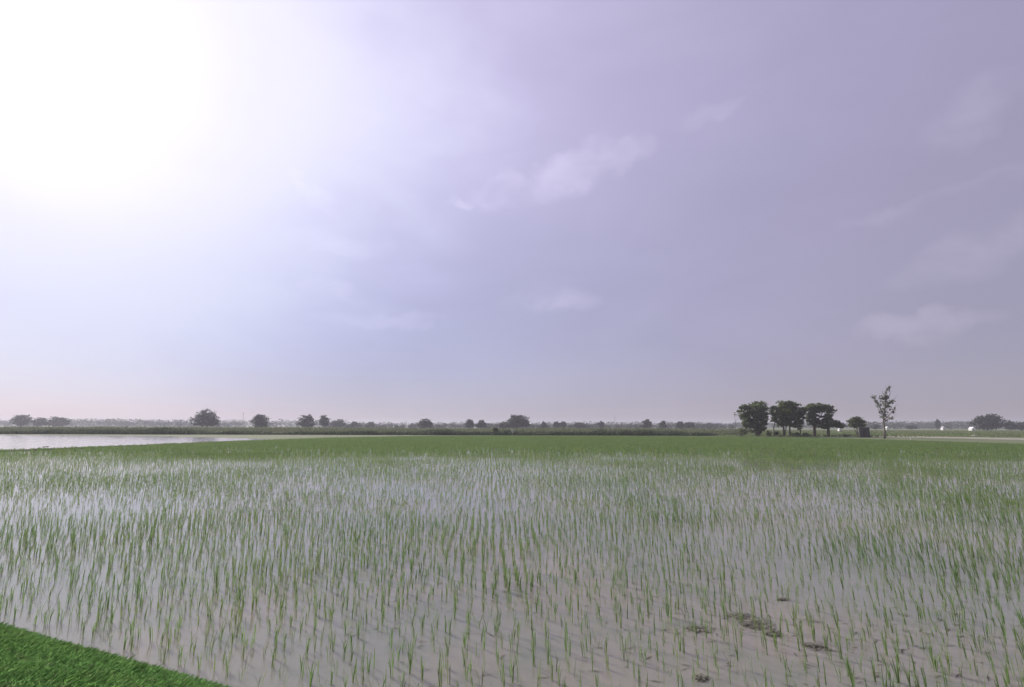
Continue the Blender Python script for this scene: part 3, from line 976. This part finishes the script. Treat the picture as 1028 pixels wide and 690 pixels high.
# ------------------------------------------------------------------ far scattered trees
FT = 'scattered trees far across the fields'
far = [  # px, top, width, depth, label
    (21, 416.3, 19, 420, 'broad dim tree at the far left, the tallest there'),
    (40, 419.5, 15, 450, 'low dim tree just right of the tall far left tree'),
    (58, 418.8, 24, 470, 'wide low dim tree between the far left trees and the round dark one'),
    (207.5, 411.0, 23.5, 300, 'large round dark tree standing alone left of centre above the pale flooded plot'),
    (261, 416.2, 17, 310, 'round dark tree right of the largest round one'),
    (308, 416.6, 17, 330, 'domed dark tree, left one of the pair left of centre'),
    (325.5, 416.4, 10.5, 335, 'narrow tree, right one of the pair left of centre'),
    (340, 421.5, 14, 420, 'low ragged tree right of the narrow tree'),
    (356, 423.2, 10, 450, 'small thin tree right of the low ragged one'),
    (372, 423.6, 8, 460, 'tiny far tree at the right end of the left row'),
    (427.5, 420.4, 14, 340, 'rounded grey tree alone between the left trees and centre'),
    (471.5, 421.2, 9, 340, 'upright grey tree left of the dark bush in the weed band'),
    (483, 421.8, 10, 350, 'squat grey tree just left of the dark bush in the weed band'),
    (506, 423.6, 9, 330, 'small low tree touching the left side of the central dense tree'),
    (519.5, 416.6, 26, 320, 'dense double crowned dark tree at the centre of the horizon'),
    (546, 423.6, 5, 380, 'narrow small tree right of the central dense tree'),
    (558.5, 423.4, 6, 385, 'small upright tree, left one of the two right of centre'),
    (565, 423.2, 8, 390, 'small rounded tree, right one of the two right of centre'),
    (582, 424.0, 14, 400, 'low wide hedge tree right of centre'),
    (603.5, 423.0, 7, 390, 'small round tree beside the right utility pole'),
    (649, 420.8, 11, 360, 'conical grey tree between centre and the shade tree cluster'),
    (665.5, 422.6, 7, 370, 'small square tree right of the conical one'),
    (683, 423.0, 9, 380, 'thin ragged tree, left one of the two before the shade tree cluster'),
    (692, 423.2, 11, 385, 'rounded tree, right one of the two before the shade tree cluster'),
    (713, 424.8, 13, 520, 'low faint tree just before the shade tree cluster'),
    (879, 425.8, 7, 420, 'small dim tree just left of the lone lopped tree'),
    (915, 426.5, 10, 450, 'low dim tree right of the lone lopped tree'),
    (941.5, 420.5, 4, 430, 'slender tall far tree left of the first white hut'),
    (991.5, 415.8, 27, 300, 'large dark domed tree at the far right'),
    (1015, 423.2, 12, 330, 'lower dim tree right of the large domed far right tree'),
    (1026, 424.2, 14, 340, 'dim tree cut by the right edge of the photo'),
]
for px_, top, wd_, dep, lab in far:
    auto_tree('distant_tree', lab, px_, top, wd_, dep, int(420 + wd_ * wd_ * 3.6), .42 + dep / 1300, M['tree_far'], group=FT)

# the unbroken far-off tree line
def tree_line(name, label, specs):
    V = []
    for px0, px1, top, var, dep, step in specs:
        px_ = px0
        while px_ < px1:
            d = dep * random.uniform(.85, 1.15)
            hp = (CY + F * math.tan(PITCH) + (px_ - CX) * math.tan(ROLL)) - top + random.uniform(-var, var)
            hgt = max(2.5, CAM_H + hp * d / F)
            wd = hgt * random.uniform(.7, 1.3)
            xb = (px_ - 514) / 514 * d * .985
            n = 100
            P = np.column_stack([xb + rng.normal(0, .42, n) * wd, d + rng.normal(0, .5, n) * wd, hgt * np.clip(rng.normal(.48, .27, n), .03, .97)])
            V.append(leaf_quads(P, 1.35, .4))
            px_ += step * random.uniform(.5, 1.5)
    return tag(link(name, quads_mesh(name, np.concatenate(V), M['tree_far'])), label, 'tree line', kind='stuff')


tree_line('far_tree_line', 'hazy unbroken tree line along the horizon',
          [(-350, 130, 421.6, 1.6, 800, 3), (120, 345, 422.6, 1.8, 760, 3), (60, 240, 421.8, .8, 900, 4), (340, 740, 424.8, 1.6, 820, 3.4), (420, 860, 424.8, 1.2, 1000, 3.5), (330, 740, 426.5, 1.2, 520, 5),
           (740, 870, 424.8, 1.0, 800, 3), (865, 1400, 424.3, 1.2, 640, 2.6), (900, 1400, 423.6, 1.0, 900, 3)])

# ------------------------------------------------------------------ shed, huts, posts, poles
s0 = Vector((at_depth(867.4, 432, 124).x, 124, -.08))
shed = empty('shed', s0); shed.rotation_euler = (0, 0, -math.atan2(s0.x, s0.y) + .12); tag(shed, 'small dark flat roofed shed in front of the round olive tree', 'shed')
mb = MB()
W_, Dp, H_ = 2.0, 1.6, 2.3
t_ = .14
mb.box((0, Dp / 2 - t_ / 2, H_ / 2), (W_, t_, H_)); mb.box((-W_ / 2 + t_ / 2, -t_ / 2, H_ / 2), (t_, Dp - t_, H_)); mb.box((W_ / 2 - t_ / 2, -t_ / 2, H_ / 2), (t_, Dp - t_, H_))
fx = W_ - 2 * t_
mb.box((-(fx / 2 + .33) / 2, -Dp / 2 + t_ / 2, H_ / 2), (fx / 2 - .33, t_, H_)); mb.box(((fx / 2 + .13) / 2, -Dp / 2 + t_ / 2, H_ / 2), (fx / 2 - .13, t_, H_)); mb.box((-.10, -Dp / 2 + t_ / 2, H_ - .12), (.46, t_, .24))
mb.build('wall', M['brick'], shed)
mb = MB(); mb.box((0, 0, H_ + .065), (W_ + .24, Dp + .24, .13)); mb.build('roof', M['slab'], shed)
mb = MB(); mb.box((-.10, -Dp / 2 + .06, (H_ - .24) / 2), (.42, .05, H_ - .26)); mb.build('door', M['dark'], shed)


def hut(label, px, wm, hm, depth, dome):
    p = Vector((at_depth(px, 432, depth).x, depth, -.08))
    r = empty('white_hut', p); tag(r, label, 'hut', 'small white huts in front of the far trees')
    mb = MB(); mb.box((0, 0, hm * .3), (wm, wm, hm * .6)); mb.build('wall', M['white'], r)
    mb = MB()
    if dome:
        mb.lathe([(wm * .5 * math.cos(a), hm * .6 + hm * .4 * math.sin(a)) for a in np.linspace(0, 1.5, 7)], 14)
    else:
        z0, z1, a = hm * .6, hm, wm * .56
        mb.v = [(-a, -a, z0), (a, -a, z0), (a, a, z0), (-a, a, z0), (0, -a, z1), (0, a, z1)]
        mb.f = [(0, 1, 4), (2, 3, 5), (1, 2, 5, 4), (3, 0, 4, 5), (3, 2, 1, 0)]
    mb.build('roof', M['white'], r)
    mb = MB(); mb.box((0, -wm / 2 - .01, hm * .2), (wm * .24, .06, hm * .4)); mb.build('door', M['dark'], r)


hut('white domed hut right of the slender tall far tree', 947, 2.2, 2.9, 400, True)
hut('white gabled hut left of the large domed far right tree', 976, 2.2, 2.5, 290, False)
hut('white hut peeping out behind the lone lopped tree trunk', 890.5, 1.6, 2.6, 330, False)
hut('white hut in the gap right of the shade tree cluster', 843, 1.3, 2.2, 250, False)


def post(label, px, top, depth, rad):
    b = Vector((at_depth(px, 432, depth).x, depth, -.08))
    ht = at_depth(px, top, depth).z - b.z
    r = empty('marker_post', b); tag(r, label, 'post')
    mb = MB(); mb.lathe([(rad * 1.1, 0), (rad, .1), (rad * .9, ht * .9)], 9); mb.build('shaft', M['post'], r, smooth=False)
    mb = MB(); mb.lathe([(rad * 1.15, ht * .9), (rad * 1.15, ht * .96), (rad * .5, ht)], 9); mb.build('cap', M['post'], r)


post('pale marker post standing on the bund at right, below the path', 913.5, 438.8, 90, .10)
post('pale yellowish marker post before the weeds right of the dark bush', 514.5, 431.6, 140, .3)


def pole(label, px, top, depth):
    b = Vector((at_depth(px, 432, depth).x, depth, -.08))
    ht = at_depth(px, top, depth).z - b.z
    r = empty('utility_pole', b); tag(r, label, 'pole', 'thin utility poles on the horizon')
    mb = MB(); mb.tube([(0, 0, 0), (0, 0, ht * .5), (0, 0, ht)], [.17, .15, .11], 8); mb.build('shaft', M['pole'], r)
    mb = MB(); mb.box((0, -.14, ht * .93), (1.6, .1, .1)); cr = mb.build('crossarm', M['pole'], r)
    for xx in (-.65, 0, .65):
        mb = MB(); mb.lathe([(.05, 0), (.08, .06), (.04, .18)], 8, (xx, -.14, ht * .93 + .05)); mb.build('insulator', M['white'], cr)


pole('faint thin pole between the two leftmost round dark trees', 243, 414, 420)
pole('faint thin pole right of the central dense tree', 617.5, 417, 420)

sm = MB()
sm.lathe([(.5, 0), (.62, .12), (.5, .34), (.22, .48)], 10)
st_ = on_ground(978.5, 438.6)
ob = sm.build('boundary_stone', M['stone'], loc=(st_.x, st_.y, .02), smooth=True)
for vtx in ob.data.vertices:
    vtx.co += Vector((random.uniform(-.07, .07), random.uniform(-.07, .07), random.uniform(-.02, .02)))
tag(ob, 'pale rounded boundary stone beside the dirt path at right', 'stone')

# ------------------------------------------------------------------ air
hz, t = new_mat('haze')
o_ = t.n('ShaderNodeOutputMaterial')
pv = t.n('ShaderNodeVolumePrincipled')
pv.inputs['Color'].default_value = (0.80, 0.79, 0.89, 1)
pv.inputs['Density'].default_value = 0.00048
pv.inputs['Anisotropy'].default_value = 0.2
t.put(o_.inputs['Volume'], pv.outputs[0])
mb = MB()
mb.box((0, 0, 8), (2 * G + 200, 2 * G + 200, 18.2))
hb = mb.build('haze', hz)
tag(hb, 'pale lavender haze lying over the whole plain', 'haze', kind='stuff')
